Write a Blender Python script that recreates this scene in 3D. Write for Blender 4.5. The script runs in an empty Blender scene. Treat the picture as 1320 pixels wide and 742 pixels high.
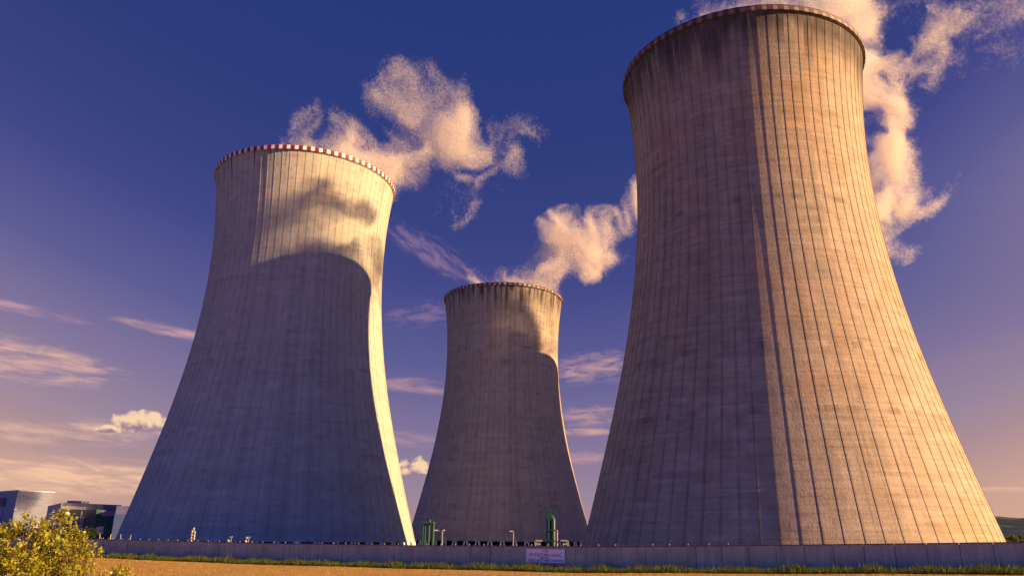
import bpy, bmesh, math, random
import numpy as np
from mathutils import Vector, Matrix
R = math.radians
random.seed(7)
C = bpy.context.scene.collection
SC = bpy.context.scene

# ------------------------------------------------------------------ camera
CZ = 8.5                                    # eye height above the plant yard
F, PITCH, ROLL = 1010.13, R(17.5875), R(0.6413)
cam = bpy.data.cameras.new('camera'); camo = bpy.data.objects.new('camera', cam); C.objects.link(camo)
cam.sensor_width = 36.0; cam.lens = F / 1320 * 36.0
cam.clip_start = 0.1; cam.clip_end = 30000
CAMR = Matrix.Rotation(math.pi/2 + PITCH, 3, 'X') @ Matrix.Rotation(ROLL, 3, 'Z')
camo.matrix_world = Matrix.Translation((0, 0, CZ)) @ CAMR.to_4x4()
SC.camera = camo
def ray(px, py):
    return CAMR @ Vector(((px-660)/F, (371-py)/F, -1.0))
def at(px, py, Y):
    d = ray(px, py); return Vector((0, 0, CZ)) + d * (Y / d.y)

# ------------------------------------------------------------------ sky, sun, exposure
SUN_AZ, SUN_EL = R(15.7), R(18.8)           # azimuth from +x towards the viewer
SDIR = Vector((math.cos(SUN_EL)*math.cos(SUN_AZ), -math.cos(SUN_EL)*math.sin(SUN_AZ), math.sin(SUN_EL)))
SC.view_settings.view_transform = 'Standard'; SC.view_settings.look = 'None'
EXPO = 1.35
SC.view_settings.exposure = EXPO; SC.view_settings.gamma = 1.0; SC.view_settings.use_curve_mapping = False
def s2l(c): 
    return tuple((v/255/12.92 if v/255 <= .04045 else ((v/255+.055)/1.055)**2.4) for v in c)
class NT:
    """small helper for node trees"""
    def __init__(s, tree): s.t = tree; s.n = tree.nodes; s.l = tree.links
    def new(s, typ, **kw):
        nd = s.n.new(typ)
        for k, v in kw.items(): setattr(nd, k, v)
        return nd
    def put(s, sock, v):
        if hasattr(v, 'is_output'): s.l.new(v, sock)
        elif v is not None: sock.default_value = v
    def math(s, op, a, b=None, c=None, clamp=False):
        nd = s.n.new('ShaderNodeMath'); nd.operation = op; nd.use_clamp = clamp
        s.put(nd.inputs[0], a); s.put(nd.inputs[1], b); s.put(nd.inputs[2], c)
        return nd.outputs[0]
    def vmath(s, op, a, b=None, scale=None):
        nd = s.n.new('ShaderNodeVectorMath'); nd.operation = op
        s.put(nd.inputs[0], a); s.put(nd.inputs[1], b)
        if scale is not None: s.put(nd.inputs['Scale'], scale)
        return nd.outputs['Value'] if op in ('DISTANCE', 'LENGTH', 'DOT_PRODUCT') else nd.outputs[0]
    def mix(s, f, a, b, typ='MIX'):
        nd = s.n.new('ShaderNodeMix'); nd.data_type = 'RGBA'; nd.blend_type = typ; nd.clamp_factor = True
        s.put(nd.inputs[0], f)
        for i, v in ((6, a), (7, b)):
            if isinstance(v, (tuple, list)) and len(v) == 3: v = tuple(v) + (1,)
            s.put(nd.inputs[i], v)
        return nd.outputs[2]
    def noise(s, vec, scale, detail=4, rough=.55, dim='3D', dist=0, lac=2.0):
        nd = s.n.new('ShaderNodeTexNoise'); nd.noise_dimensions = dim
        s.put(nd.inputs['Vector'], vec)
        nd.inputs['Scale'].default_value = scale; nd.inputs['Detail'].default_value = detail
        nd.inputs['Roughness'].default_value = rough; nd.inputs['Distortion'].default_value = dist
        nd.inputs['Lacunarity'].default_value = lac
        return nd
    def ss(s, v, lo, hi, a=0., b=1.):
        nd = s.n.new('ShaderNodeMapRange'); nd.interpolation_type = 'SMOOTHSTEP'
        s.put(nd.inputs[0], v); s.put(nd.inputs[1], lo); s.put(nd.inputs[2], hi); s.put(nd.inputs[3], a); s.put(nd.inputs[4], b)
        return nd.outputs[0]
    def ramp(s, f, stops):
        nd = s.n.new('ShaderNodeValToRGB'); e = nd.color_ramp.elements
        while len(e) < len(stops): e.new(.5)
        for el, (p, c) in zip(e, stops): el.position = p; el.color = tuple(c) + (1,)
        s.put(nd.inputs[0], f); return nd.outputs[0]
    def comb(s, x, y, z):
        nd = s.n.new('ShaderNodeCombineXYZ')
        for i, v in enumerate((x, y, z)): s.put(nd.inputs[i], v)
        return nd.outputs[0]
    def sep(s, v):
        nd = s.n.new('ShaderNodeSeparateXYZ'); s.put(nd.inputs[0], v); return nd.outputs

world = bpy.data.worlds.new('World'); SC.world = world; world.use_nodes = True
world.cycles.sampling_method = 'MANUAL'; world.cycles.sample_map_resolution = 512
wt = NT(world.node_tree); wt.n.clear()
wout = wt.new('ShaderNodeOutputWorld'); bg = wt.new('ShaderNodeBackground'); wt.l.new(bg.outputs[0], wout.inputs[0])
sky = wt.new('ShaderNodeTexSky', sky_type='NISHITA'); sky.sun_disc = False
sky.sun_elevation = SUN_EL; sky.sun_rotation = math.pi/2 + SUN_AZ
sky.air_density = 1.0; sky.dust_density = 1.0; sky.ozone_density = 3.0
SKY_K = 0.02                                 # strength of the physical sky
tc = wt.new('ShaderNodeTexCoord'); wd = tc.outputs['Generated']
wx, wy, wz = wt.sep(wt.vmath('NORMALIZE', wd))
GR = [(0.0, (216,168,144)), (.045, (204,160,145)), (.11, (170,138,147)), (.14, (156,133,153)), (.21, (130,114,152)), (.30, (92,90,146)),
      (.40, (65,68,133)), (.47, (54,62,127)), (.58, (42,56,122)), (.75, (36,54,122)), (1.0, (44,70,160))]
GB = [(0.0, (30,88,196)), (.15, (30,87,198)), (.40, (34,82,192)), (1.0, (42,70,158))]      # unseen sky behind the viewer, made deep blue to tint shaded surfaces
wx2 = wt.math('MULTIPLY', wx, wx)
zeff = wt.math('ADD', wz, wt.math('MAXIMUM', wt.math('MULTIPLY_ADD', wx2, -.4, .10), -.02))
zeff = wt.math('SUBTRACT', zeff, wt.math('MULTIPLY', wt.math('MULTIPLY', wt.ss(wx, .28, .60), wt.ss(wz, .22, .42)), .13))
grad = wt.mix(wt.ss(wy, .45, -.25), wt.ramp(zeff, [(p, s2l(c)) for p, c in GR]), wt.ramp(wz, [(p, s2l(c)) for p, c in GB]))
az = wt.math('ARCTAN2', wx, wy); el = wt.math('ARCSINE', wz)
col = grad
def azel(px, py):
    d = ray(px, py).normalized(); return math.atan2(d.x, d.y), math.asin(d.z)
# thin high clouds and low banks: (px, py, half length, half width, tilt, colour, gain, threshold, stretch, fine)
CL = [
 (45, 466, 120, 30, 4, (236,182,160), 1.05, .36, 'low'),
 (215, 425, 85, 9, 6, (208,160,160), .9, .32, 'low'),
 (28, 398, 80, 8, 5, (196,148,160), 1.1, .34, 'low'),
 (110, 556, 150, 20, -4, (238,190,160), .9, .36, 'low'),
 (60, 612, 280, 26, 1, (242,194,160), 1.1, .28, 'low'),
 (558, 326, 95, 24, 30, (160,126,156), .75, .34, 'diag'),
 (545, 405, 70, 22, -8, (150,116,156), .8, .38, 'mid'),
 (535, 497, 70, 14, 3, (196,148,154), .85, .34, 'low'),
 (535, 565, 60, 14, 0, (186,144,158), .8, .36, 'low'),
 (762, 474, 80, 26, -6, (208,158,154), .9, .34, 'mid'),
 (765, 535, 65, 18, -5, (208,158,154), .85, .34, 'mid'),
 (750, 556, 50, 7, 0, (222,170,154), 1.0, .28, 'low'),
 (745, 590, 60, 10, 0, (200,150,155), .9, .34, 'low'),
 (1240, 470, 140, 24, -14, (156,122,150), .5, .38, 'mid'),
 (1295, 630, 46, 4, 2, (236,184,158), .9, .30, 'low'),
]
K = 1 / F
def wisp(tilt, st, fine, seed):
    c_, s_ = math.cos(-R(tilt)), math.sin(-R(tilt))
    u = wt.math('MULTIPLY_ADD', az, c_, wt.math('MULTIPLY', el, s_)); v = wt.math('MULTIPLY_ADD', az, -s_, wt.math('MULTIPLY', el, c_))
    return wt.noise(wt.comb(wt.math('MULTIPLY', u, 26*fine), wt.math('MULTIPLY', v, 26*fine*st), seed), 1.0, 6, .60, dist=.5).outputs[0]
WISP = {'low': wisp(3, 5.5, .8, .3), 'mid': wisp(-6, 4, 1.3, 4.1), 'diag': wisp(32, 3.0, 1.5, 8.2)}
for i, (px, py, a, b, tilt, cc, gain, th, wk) in enumerate(CL):
    a0, e0 = azel(px, py); ce = math.cos(e0)
    du = wt.math('MULTIPLY', wt.math('SUBTRACT', az, a0), ce); dv = wt.math('SUBTRACT', el, e0)
    t = -R(tilt); c_, s_ = math.cos(t), math.sin(t)
    u = wt.math('MULTIPLY_ADD', du, c_/(a*K), wt.math('MULTIPLY', dv, s_/(a*K))); v = wt.math('MULTIPLY_ADD', du, -s_/(b*K), wt.math('MULTIPLY', dv, c_/(b*K)))
    m = wt.ss(wt.math('MULTIPLY_ADD', u, u, wt.math('MULTIPLY', v, v)), 1.1, 0.)
    # the wisp noise decides where inside the bank there is cloud
    f = wt.math('MULTIPLY', wt.ss(wt.math('MULTIPLY_ADD', m, .22, WISP[wk]), th + .16, th + .62), wt.math('MULTIPLY', m, gain), clamp=True)
    col = wt.mix(f, col, s2l(cc))
# small sunlit cumulus far behind the towers: (px, py, half width, height above its base)
for i, (px, py, a, h, seed) in enumerate([(184, 553, 44, 26, 1.0), (140, 556, 20, 9, 5.0), (533, 610, 26, 24, 9.0)]):
    a0, e0 = azel(px, py)
    u = wt.math('DIVIDE', wt.math('MULTIPLY', wt.math('SUBTRACT', az, a0), math.cos(e0)), a*K)
    v = wt.math('DIVIDE', wt.math('SUBTRACT', el, e0), h*K)
    p = wt.comb(wt.math('MULTIPLY', u, a/22), wt.math('MULTIPLY', v, h/22), seed)
    n1 = wt.noise(p, 1.6, 6, .55).outputs[0]
    dome = wt.math('SUBTRACT', 1.0, wt.math('ADD', wt.math('POWER', wt.math('ABSOLUTE', u), 2.), wt.math('POWER', wt.math('ABSOLUTE', wt.math('MULTIPLY', wt.math('SUBTRACT', v, .15), wt.math('MULTIPLY_ADD', wt.math('LESS_THAN', v, .15), 1.6, 1.25))), 2.)))
    dens = wt.math('ADD', dome, wt.math('MULTIPLY', wt.math('SUBTRACT', n1, .5), 2.2))
    f = wt.ss(dens, .2, .66)
    n2 = wt.noise(wt.vmath('ADD', p, (-.12, -.22, 0)), 1.6, 6, .55).outputs[0]
    litv = wt.math('ADD', wt.math('MULTIPLY', wt.math('SUBTRACT', n1, n2), 2.0), wt.math('MULTIPLY', v, 1.3))
    cc = wt.mix(wt.ss(litv, -.15, .55), s2l((156,120,144)), s2l((250,212,172)))
    col = wt.mix(f, col, cc)
# below the horizon: dim earth tone
col = wt.mix(wt.ss(wz, -.03, -.005), s2l((120,92,84)), col)
# background strength 0.1; the graded sky is scaled so that it shows its colours at this exposure
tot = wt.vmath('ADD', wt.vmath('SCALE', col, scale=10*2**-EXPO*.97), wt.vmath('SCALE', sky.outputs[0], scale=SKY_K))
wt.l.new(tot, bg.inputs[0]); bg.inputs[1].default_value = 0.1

sl = bpy.data.lights.new('sun', 'SUN'); so = bpy.data.objects.new('sun', sl); C.objects.link(so)
sl.energy = 5.0; sl.angle = R(.5); sl.color = (1.0, .64, .29)
so.rotation_euler = SDIR.to_track_quat('Z', 'Y').to_euler(); so.location = (300, -80, 200)

SC.cycles.use_denoising = True; SC.cycles.denoising_input_passes = 'RGB'
try: SC.cycles.denoiser = 'OPENIMAGEDENOISE'
except Exception: pass
SC.cycles.max_bounces = 8; SC.cycles.diffuse_bounces = 5; SC.cycles.glossy_bounces = 2; SC.cycles.transmission_bounces = 2
SC.cycles.volume_bounces = 4; SC.cycles.transparent_max_bounces = 128
SC.cycles.volume_step_rate = 0.15; SC.cycles.volume_max_steps = 256

# ------------------------------------------------------------------ helpers
def tag(o, label=None, cat=None, group=None, kind=None):
    if label: o['label'] = label
    if cat: o['category'] = cat
    if group: o['group'] = group
    if kind: o['kind'] = kind
    return o
def link(name, me, mats, parent=None, loc=None):
    o = bpy.data.objects.new(name, me); C.objects.link(o)
    for m in (mats if isinstance(mats, (list, tuple)) else [mats]): me.materials.append(m)
    if parent: o.parent = parent
    if loc is not None: o.location = loc
    return o
def fin(bm, name, mats, parent=None, loc=None, smooth=None):
    me = bpy.data.meshes.new(name); bm.to_mesh(me); bm.free()
    if smooth is not None:
        for p in me.polygons: p.use_smooth = True
        me.set_sharp_from_angle(angle=R(smooth))
    return link(name, me, mats, parent, loc)
def empty(name, loc, rz=0):
    o = bpy.data.objects.new(name, None); C.objects.link(o); o.location = loc; o.rotation_euler[2] = rz
    o.empty_display_size = .5
    return o
def box(bm, x0, x1, y0, y1, z0, z1, mi=0, bev=0):
    vs = [bm.verts.new((x, y, z)) for z in (z0, z1) for y in (y0, y1) for x in (x0, x1)]
    fs = []
    for q in ((0,2,3,1), (4,5,7,6), (0,1,5,4), (2,6,7,3), (0,4,6,2), (1,3,7,5)):
        f = bm.faces.new([vs[i] for i in q]); f.material_index = mi; fs.append(f)
    if bev:
        es = list({e for f in fs for e in f.edges})
        bmesh.ops.bevel(bm, geom=es, offset=bev, segments=2, affect='EDGES', profile=.7)
    return vs
def tube(bm, pts, rad, n=8, mi=0, caps=True):
    pts = [Vector(p) for p in pts]
    if not isinstance(rad, (list, tuple)): rad = [rad]*len(pts)
    rings = []; up = None
    for i, p in enumerate(pts):
        t = (pts[min(i+1, len(pts)-1)] - pts[max(i-1, 0)]).normalized()
        if up is None: up = t.orthogonal().normalized()
        up = (up - t*up.dot(t)).normalized(); s = t.cross(up)
        rings.append([bm.verts.new(p + (up*math.cos(2*math.pi*k/n) + s*math.sin(2*math.pi*k/n))*rad[i]) for k in range(n)])
    for a, b in zip(rings, rings[1:]):
        for k in range(n):
            f = bm.faces.new((a[k], a[(k+1) % n], b[(k+1) % n], b[k])); f.material_index = mi
    if caps:
        f = bm.faces.new(rings[0][::-1]); f.material_index = mi
        f = bm.faces.new(rings[-1]); f.material_index = mi
def mat(name, base, rough=.85, metal=0., fn=None, spec=.3):
    m = bpy.data.materials.new(name); m.use_nodes = True
    t = NT(m.node_tree); b = m.node_tree.nodes['Principled BSDF']
    b.inputs['Base Color'].default_value = tuple(base) + (1,)
    b.inputs['Roughness'].default_value = rough; b.inputs['Metallic'].default_value = metal
    b.inputs['Specular IOR Level'].default_value = spec
    if fn: fn(t, b)
    return m
def weathered(name, base, rough=.8, amt=.25, scale=1.2, metal=0., spec=.3, streak=0.):
    def fn(t, b):
        tc = t.new('ShaderNodeTexCoord').outputs['Object']
        n = t.noise(tc, scale, 6, .6).outputs[0]
        f = t.math('MULTIPLY_ADD', t.math('SUBTRACT', n, .5), 2*amt, 1.0)
        if streak:
            x, y, z = t.sep(tc)
            n2 = t.noise(t.comb(t.math('MULTIPLY', x, 3.), t.math('MULTIPLY', y, 3.), t.math('MULTIPLY', z, .12)), 1.0, 5, .6).outputs[0]
            f = t.math('MULTIPLY', f, t.math('MULTIPLY_ADD', t.math('SUBTRACT', n2, .5), 2*streak, 1.0))
        c = t.vmath('SCALE', tuple(base), scale=f)
        t.l.new(c, b.inputs['Base Color'])
        bp = t.new('ShaderNodeBump'); bp.inputs['Strength'].default_value = .3; bp.inputs['Distance'].default_value = .05
        t.l.new(n, bp.inputs['Height']); t.l.new(bp.outputs[0], b.inputs['Normal'])
    return mat(name, base, rough, metal, fn, spec)

# ------------------------------------------------------------------ cooling towers
KN = [0, 20, 40, 60, 80, 95, 110, 118, 125]
KR = [45.86, 40.58, 35.83, 32.25, 30.23, 29.84, 30.51, 31.33, 32.27]
def _spline():
    n = len(KN); h = [KN[i+1]-KN[i] for i in range(n-1)]
    a = [0]*n; b = [1]*n; c = [0]*n; d = [0]*n
    for i in range(1, n-1):
        a[i] = h[i-1]; b[i] = 2*(h[i-1]+h[i]); c[i] = h[i]
        d[i] = 6*((KR[i+1]-KR[i])/h[i] - (KR[i]-KR[i-1])/h[i-1])
    for i in range(1, n):
        w = a[i]/b[i-1]; b[i] -= w*c[i-1]; d[i] -= w*d[i-1]
    m = [0]*n; m[-1] = d[-1]/b[-1]
    for i in range(n-2, -1, -1): m[i] = (d[i]-c[i]*m[i+1])/b[i]
    return h, m
_H, _M = _spline()
def prof(z):                                # z measured above the yard
    s = z - (CZ - .52)
    if s < 0: return KR[0] + s*((KR[1]-KR[0])/_H[0] - _H[0]*_M[1]/6)
    i = max(j for j in range(len(KN)-1) if KN[j] <= s)
    t = s - KN[i]; h = _H[i]
    return KR[i] + t*((KR[i+1]-KR[i])/h - h*(2*_M[i]+_M[i+1])/6) + _M[i]/2*t*t + (_M[i+1]-_M[i])/(6*h)*t**3
ZB, ZT = 6.5, 132.9
NL = 52                                     # pairs of slanted legs
NR = 78                                     # ribs round the shell
def concrete_fn(t, b):
    tc = t.new('ShaderNodeTexCoord').outputs['Object']
    oi = t.new('ShaderNodeObjectInfo').outputs['Object Index']
    x, y, z = t.sep(tc)
    ang = t.math('MULTIPLY', t.math('ARCTAN2', y, x), NR/(2*math.pi))
    u = t.math('ADD', ang, NR)
    cell = t.math('FLOOR', u); lift = t.math('FLOOR', t.math('DIVIDE', z, 1.55))
    off = t.math('MULTIPLY', oi, 37.3)
    P = t.vmath('ADD', tc, t.comb(off, off, off))
    wn = t.new('ShaderNodeTexWhiteNoise', noise_dimensions='3D'); t.put(wn.inputs['Vector'], t.comb(cell, lift, off))
    wl = t.new('ShaderNodeTexWhiteNoise', noise_dimensions='2D'); t.put(wl.inputs['Vector'], t.comb(lift, off, 0))
    wc = t.new('ShaderNodeTexWhiteNoise', noise_dimensions='2D'); t.put(wc.inputs['Vector'], t.comb(cell, off, 0))
    big = t.noise(P, .055, 6, .6).outputs[0]
    med = t.noise(t.vmath('MULTIPLY', P, (1, 1, .55)), .35, 6, .65).outputs[0]
    fine = t.noise(t.vmath('MULTIPLY', P, (1, 1, .8)), 2.6, 5, .7).outputs[0]
    uv = t.comb(t.math('MULTIPLY', u, 2.2), off, t.math('MULTIPLY', z, .045))
    stk = t.noise(uv, 1.0, 6, .65).outputs[0]
    hb = t.noise(t.comb(t.math('MULTIPLY', u, .22), off, t.math('MULTIPLY', z, 1.1)), 1.0, 4, .6).outputs[0]
    f = 1.0
    def mul(f, n, a): return t.math('MULTIPLY', f, t.math('MULTIPLY_ADD', t.math('SUBTRACT', n, .5), a, 1.0))
    amt = t.math('MULTIPLY_ADD', t.math('SUBTRACT', oi, 1.), .085, 0.0)       # tower index sets how weathered it is
    ct = t.math('MULTIPLY_ADD', amt, 4.2, .45)
    f = mul(1.0, big, .42); f = mul(f, med, .50); f = mul(f, fine, .6); f = mul(f, stk, .55); f = mul(f, hb, .8)
    f = t.math('MULTIPLY_ADD', t.math('SUBTRACT', f, 1.0), ct, 1.0)
    f = mul(f, wn.outputs[0], .13); f = mul(f, wl.outputs[0], .10); f = mul(f, wc.outputs[0], .14)
    # lift joints
    fr = t.math('FRACT', t.math('DIVIDE', z, 1.55))
    jn = t.math('MULTIPLY', t.math('LESS_THAN', t.math('ABSOLUTE', t.math('SUBTRACT', fr, .5)), .05), t.ss(t.noise(t.comb(t.math('MULTIPLY', u, .9), off, t.math('MULTIPLY', z, .4)), 1., 3).outputs[0], .42, .66))
    f = t.math('MULTIPLY', f, t.math('MULTIPLY_ADD', jn, -.32, 1.0))
    c = t.vmath('SCALE', (.435, .405, .345), scale=f)
    # brown patina
    pat = t.math('ADD', t.ss(t.math('ADD', t.math('MULTIPLY', big, .6), t.math('MULTIPLY', stk, .4)), .47, .66), 0.0)
    c = t.mix(t.math('ADD', t.math('MULTIPLY', pat, t.math('MULTIPLY_ADD', amt, .9, .22)), t.math('MINIMUM', t.math('MULTIPLY', amt, 4.4), .60)), c, t.vmath('SCALE', (.36, .228, .138), scale=f))
    # long single runs of damp and lime down the bays
    lg = t.noise(t.comb(t.math('MULTIPLY', u, 3.1), t.math('ADD', off, 9.), t.math('MULTIPLY', z, .018)), 1.0, 4, .6).outputs[0]
    c = t.mix(t.math('MULTIPLY', t.ss(lg, .62, .70), t.math('MULTIPLY_ADD', amt, 1.2, .16)), c, (.16, .12, .10))
    c = t.mix(t.math('MULTIPLY', t.ss(lg, .36, .28), .35), c, (.52, .47, .41))
    # repair patches: whole formwork panels cast or mended differently
    c = t.mix(t.math('MULTIPLY', t.ss(wn.outputs[0], .972, .975), .25), c, (.24, .17, .13))
    # pock marks
    pk = t.ss(t.noise(t.vmath('MULTIPLY', P, (1, 1, 1.6)), .95, 3, .5).outputs[0], .70, .75)
    c = t.mix(t.math('MULTIPLY', pk, .55), c, (.12, .085, .07))
    # dirt caught along the ribs
    dr = t.math('ABSOLUTE', t.math('SUBTRACT', t.math('FRACT', u), .5))
    dm = t.math('MULTIPLY', t.ss(dr, .095, .05), t.ss(t.noise(t.comb(cell, off, t.math('MULTIPLY', z, .11)), 1., 4, .7).outputs[0], .30, .60))
    c = t.mix(t.math('MULTIPLY', dm, t.math('MULTIPLY_ADD', amt, 1.2, .13)), c, (.075, .06, .06))
    # a few stained lift rings
    ring = t.math('MULTIPLY', t.ss(wl.outputs[0], .86, .88), t.ss(t.noise(t.comb(t.math('MULTIPLY', u, .5), off, lift), 1., 5, .7).outputs[0], .46, .62))
    c = t.mix(t.math('MULTIPLY', ring, t.math('MULTIPLY_ADD', amt, 2.0, .25)), c, (.15, .105, .085))
    # run-off under the rim, bay by bay
    run = t.noise(t.comb(t.math('MULTIPLY', u, 1.6), t.math('ADD', off, 5.), t.math('MULTIPLY', z, .03)), 1.0, 5, .7).outputs[0]
    ln = t.math('MULTIPLY_ADD', wc.outputs[0], 15., 4.)
    topm = t.ss(t.math('DIVIDE', t.math('SUBTRACT', 132.4, z), ln), 1.15, .25)
    sd = t.math('MULTIPLY', topm, t.ss(run, t.math('MULTIPLY_ADD', amt, -1.35, .56), t.math('MULTIPLY_ADD', amt, -1.3, .68)))
    c = t.mix(t.math('MULTIPLY', sd, .85, clamp=True), c, (.036, .030, .040))
    tops = t.math('MULTIPLY', t.ss(z, 108, 131), t.math('MULTIPLY', amt, 2.8))
    c = t.mix(t.math('MULTIPLY', tops, t.ss(med, .35, .65), clamp=True), c, (.15, .11, .085))
    t.l.new(c, b.inputs['Base Color'])
    bp = t.new('ShaderNodeBump'); bp.inputs['Strength'].default_value = .9; bp.inputs['Distance'].default_value = .14
    hsum = t.math('ADD', t.math('MULTIPLY', fine, .7), t.math('MULTIPLY', wn.outputs[0], .22))
    hsum = t.math('ADD', hsum, t.math('MULTIPLY', med, .8))
    t.l.new(hsum, bp.inputs['Height']); t.l.new(bp.outputs[0], b.inputs['Normal'])
M_conc = mat('tower_concrete', (.4, .35, .3), .9, 0, concrete_fn, .2)
def paint_fn(base, dirt):
    def fn(t, b):
        tc = t.new('ShaderNodeTexCoord').outputs['Object']
        oi = t.new('ShaderNodeObjectInfo').outputs['Object Index']
        n = t.noise(tc, .8, 5, .65).outputs[0]
        wear = t.math('MULTIPLY_ADD', t.math('SUBTRACT', oi, 1.), .37, .04)
        f = t.ss(n, t.math('SUBTRACT', .75, wear), t.math('SUBTRACT', .95, wear))
        t.l.new(t.mix(t.math('MULTIPLY', f, .9), base, dirt), b.inputs['Base Color'])
    return fn
M_red = mat('rim_red_paint', (.4, .02, .03), .6, 0, paint_fn((.22, .012, .020), (.10, .05, .045)))
M_white = mat('rim_white_paint', (.8, .8, .78), .6, 0, paint_fn((.74, .72, .68), (.19, .13, .105)))
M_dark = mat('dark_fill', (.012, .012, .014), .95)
M_col = weathered('column_concrete', (.8, .75, .66), .85, .2, 1.5)

def shell_mesh():
    bm = bmesh.new()
    zs = [ZB] + [ZB + (131.2-ZB)*k/60 for k in range(1, 61)] + [131.21, 131.9, ZT]
    hw, pr = .15, .075
    rings = []
    for zi, z in enumerate(zs):
        r = prof(min(z, 132.9)); ring = []
        rib = pr if z <= 131.2 else .34
        for k in range(NR):
            a0 = (k+.5) * 2*math.pi/NR; dw = hw/r; st = 2*math.pi/NR
            pa = [(a0-dw, 0), (a0-dw, rib), (a0+dw, rib), (a0+dw, 0)]
            if z > 131.2: pa = [(a0-dw, rib), (a0-dw, rib), (a0+dw, rib), (a0+dw, rib)]
            rest = st - 2*dw
            pa += [(a0+dw+rest*q/4, 0 if z <= 131.2 else rib) for q in (1, 2, 3)]
            for j, (a, e) in enumerate(pa):
                if z > 131.2 and j in (1, 2): a += (1 if j == 1 else -1)*dw*.02
                ring.append(bm.verts.new(((r+e)*math.cos(a), (r+e)*math.sin(a), z)))
        rings.append(ring)
    n = len(rings[0])
    for a, b in zip(rings, rings[1:]):
        for k in range(n): bm.faces.new((a[k], a[(k+1) % n], b[(k+1) % n], b[k]))
    # inner face
    inn = []
    for z in [ZT, 120, 100, 80, 60, 40, 20, ZB]:
        r = prof(z) - .7
        inn.append([bm.verts.new((r*math.cos(2*math.pi*k/NR+.03), r*math.sin(2*math.pi*k/NR+.03), z)) for k in range(NR)])
    for a, b in zip(inn, inn[1:]):
        for k in range(NR): bm.faces.new((a[k], a[(k+1) % NR], b[(k+1) % NR], b[k]))
    for outr, inr, flip in ((rings[-1], inn[0], 0), (rings[0], inn[-1], 1)):
        for k in range(NR):
            seg = [outr[(7*k+j) % n] for j in range(0, 8)]
            f = seg + [inr[(k+1) % NR], inr[k]]
            bm.faces.new(f[::-1] if not flip else f)
    me = bpy.data.meshes.new('shell'); bm.to_mesh(me); bm.free()
    for p in me.polygons: p.use_smooth = True
    me.set_sharp_from_angle(angle=R(28))
    me.materials.append(M_conc)
    return me
def parapet_mesh(cren):
    bm = bmesh.new(); n = 2*NR; r0 = prof(132.9)
    for k in range(n):
        red = k % 2; h = 1.4 if (red or not cren) else 1.05
        ro = r0 + .46 + (.04 if red else 0); ri = r0 + .05
        a0, a1 = 2*math.pi*k/n, 2*math.pi*(k+1)/n
        z0, z1 = 131.45, 131.45 + h
        v = [bm.verts.new((r*math.cos(a), r*math.sin(a), z)) for z in (z0, z1) for r in (ri, ro) for a in (a0, a1)]
        for q in ((0,2,3,1), (4,5,7,6), (2,6,7,3), (0,1,5,4), (0,4,6,2), (1,3,7,5)):
            f = bm.faces.new([v[i] for i in q]); f.material_index = 1 if red else 0
    bmesh.ops.recalc_face_normals(bm, faces=bm.faces)
    me = bpy.data.meshes.new('rim_band'); bm.to_mesh(me); bm.free()
    me.materials.append(M_white); me.materials.append(M_red)
    return me
SHELL = shell_mesh(); RIM_A = parapet_mesh(False); RIM_B = parapet_mesh(True)
def leg(bm, k, sg):
    a = (k+.5)*2*math.pi/NL; rb = prof(ZB); ba, ta = a + sg*1.9/rb, a + sg*.55/rb; r1, r0 = rb-.3, rb+1.3
    tube(bm, [(r0*math.cos(ba), r0*math.sin(ba), -.1), (r1*math.cos(ta), r1*math.sin(ta), ZB+.05)], [.46, .38], 8)
def colring(ks):
    bm = bmesh.new()
    for k in ks:
        for sg in (-1, 1): leg(bm, k, sg)
    return bm
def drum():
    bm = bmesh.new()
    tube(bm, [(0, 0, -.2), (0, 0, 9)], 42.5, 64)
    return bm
TOWERS = [('L', (-77.27, 268.93), 1, 'leftmost cooling tower, pale concrete with crisp red and white checked rim, mostly in shadow', RIM_A, 0.0),
          ('M', (-4.7, 414.94), 2, 'smallest looking cooling tower, standing farthest back between the other two, on slanted legs', RIM_B, .7),
          ('R', (63.79, 193.77), 3, 'nearest and tallest looking cooling tower, at the right, its right half lit orange', RIM_B, 1.3),
          ('H', (137.4, 344.0), 2, 'cooling tower hidden behind the big right tower, known by its steam', RIM_B, .4)]
for key, (x, y), idx, lab, rim, rz in TOWERS:
    t = empty('cooling_tower', (x, y, 0), rz)
    tag(t, lab, 'cooling tower', 'concrete cooling towers of the power station')
    o = bpy.data.objects.new('shell', SHELL); C.objects.link(o); o.parent = t; o.pass_index = idx
    o = bpy.data.objects.new('rim_band', rim); C.objects.link(o); o.parent = t; o.pass_index = idx
    fin(drum(), 'fill_drum', M_dark, t)
    if key == 'M':
        # the half that faces the yard is built leg by leg
        front = lambda k: math.sin((k+.5)*2*math.pi/NL + rz) < .08
        for k in range(NL):
            if front(k):
                for sg in (-1, 1):
                    bm = bmesh.new(); leg(bm, k, sg); fin(bm, 'column', M_col, t, smooth=40)
        fin(colring([k for k in range(NL) if not front(k)]), 'rear_columns', M_col, t, smooth=40)
    else:
        fin(colring(range(NL)), 'column_ring', M_col, t, smooth=40)

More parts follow.
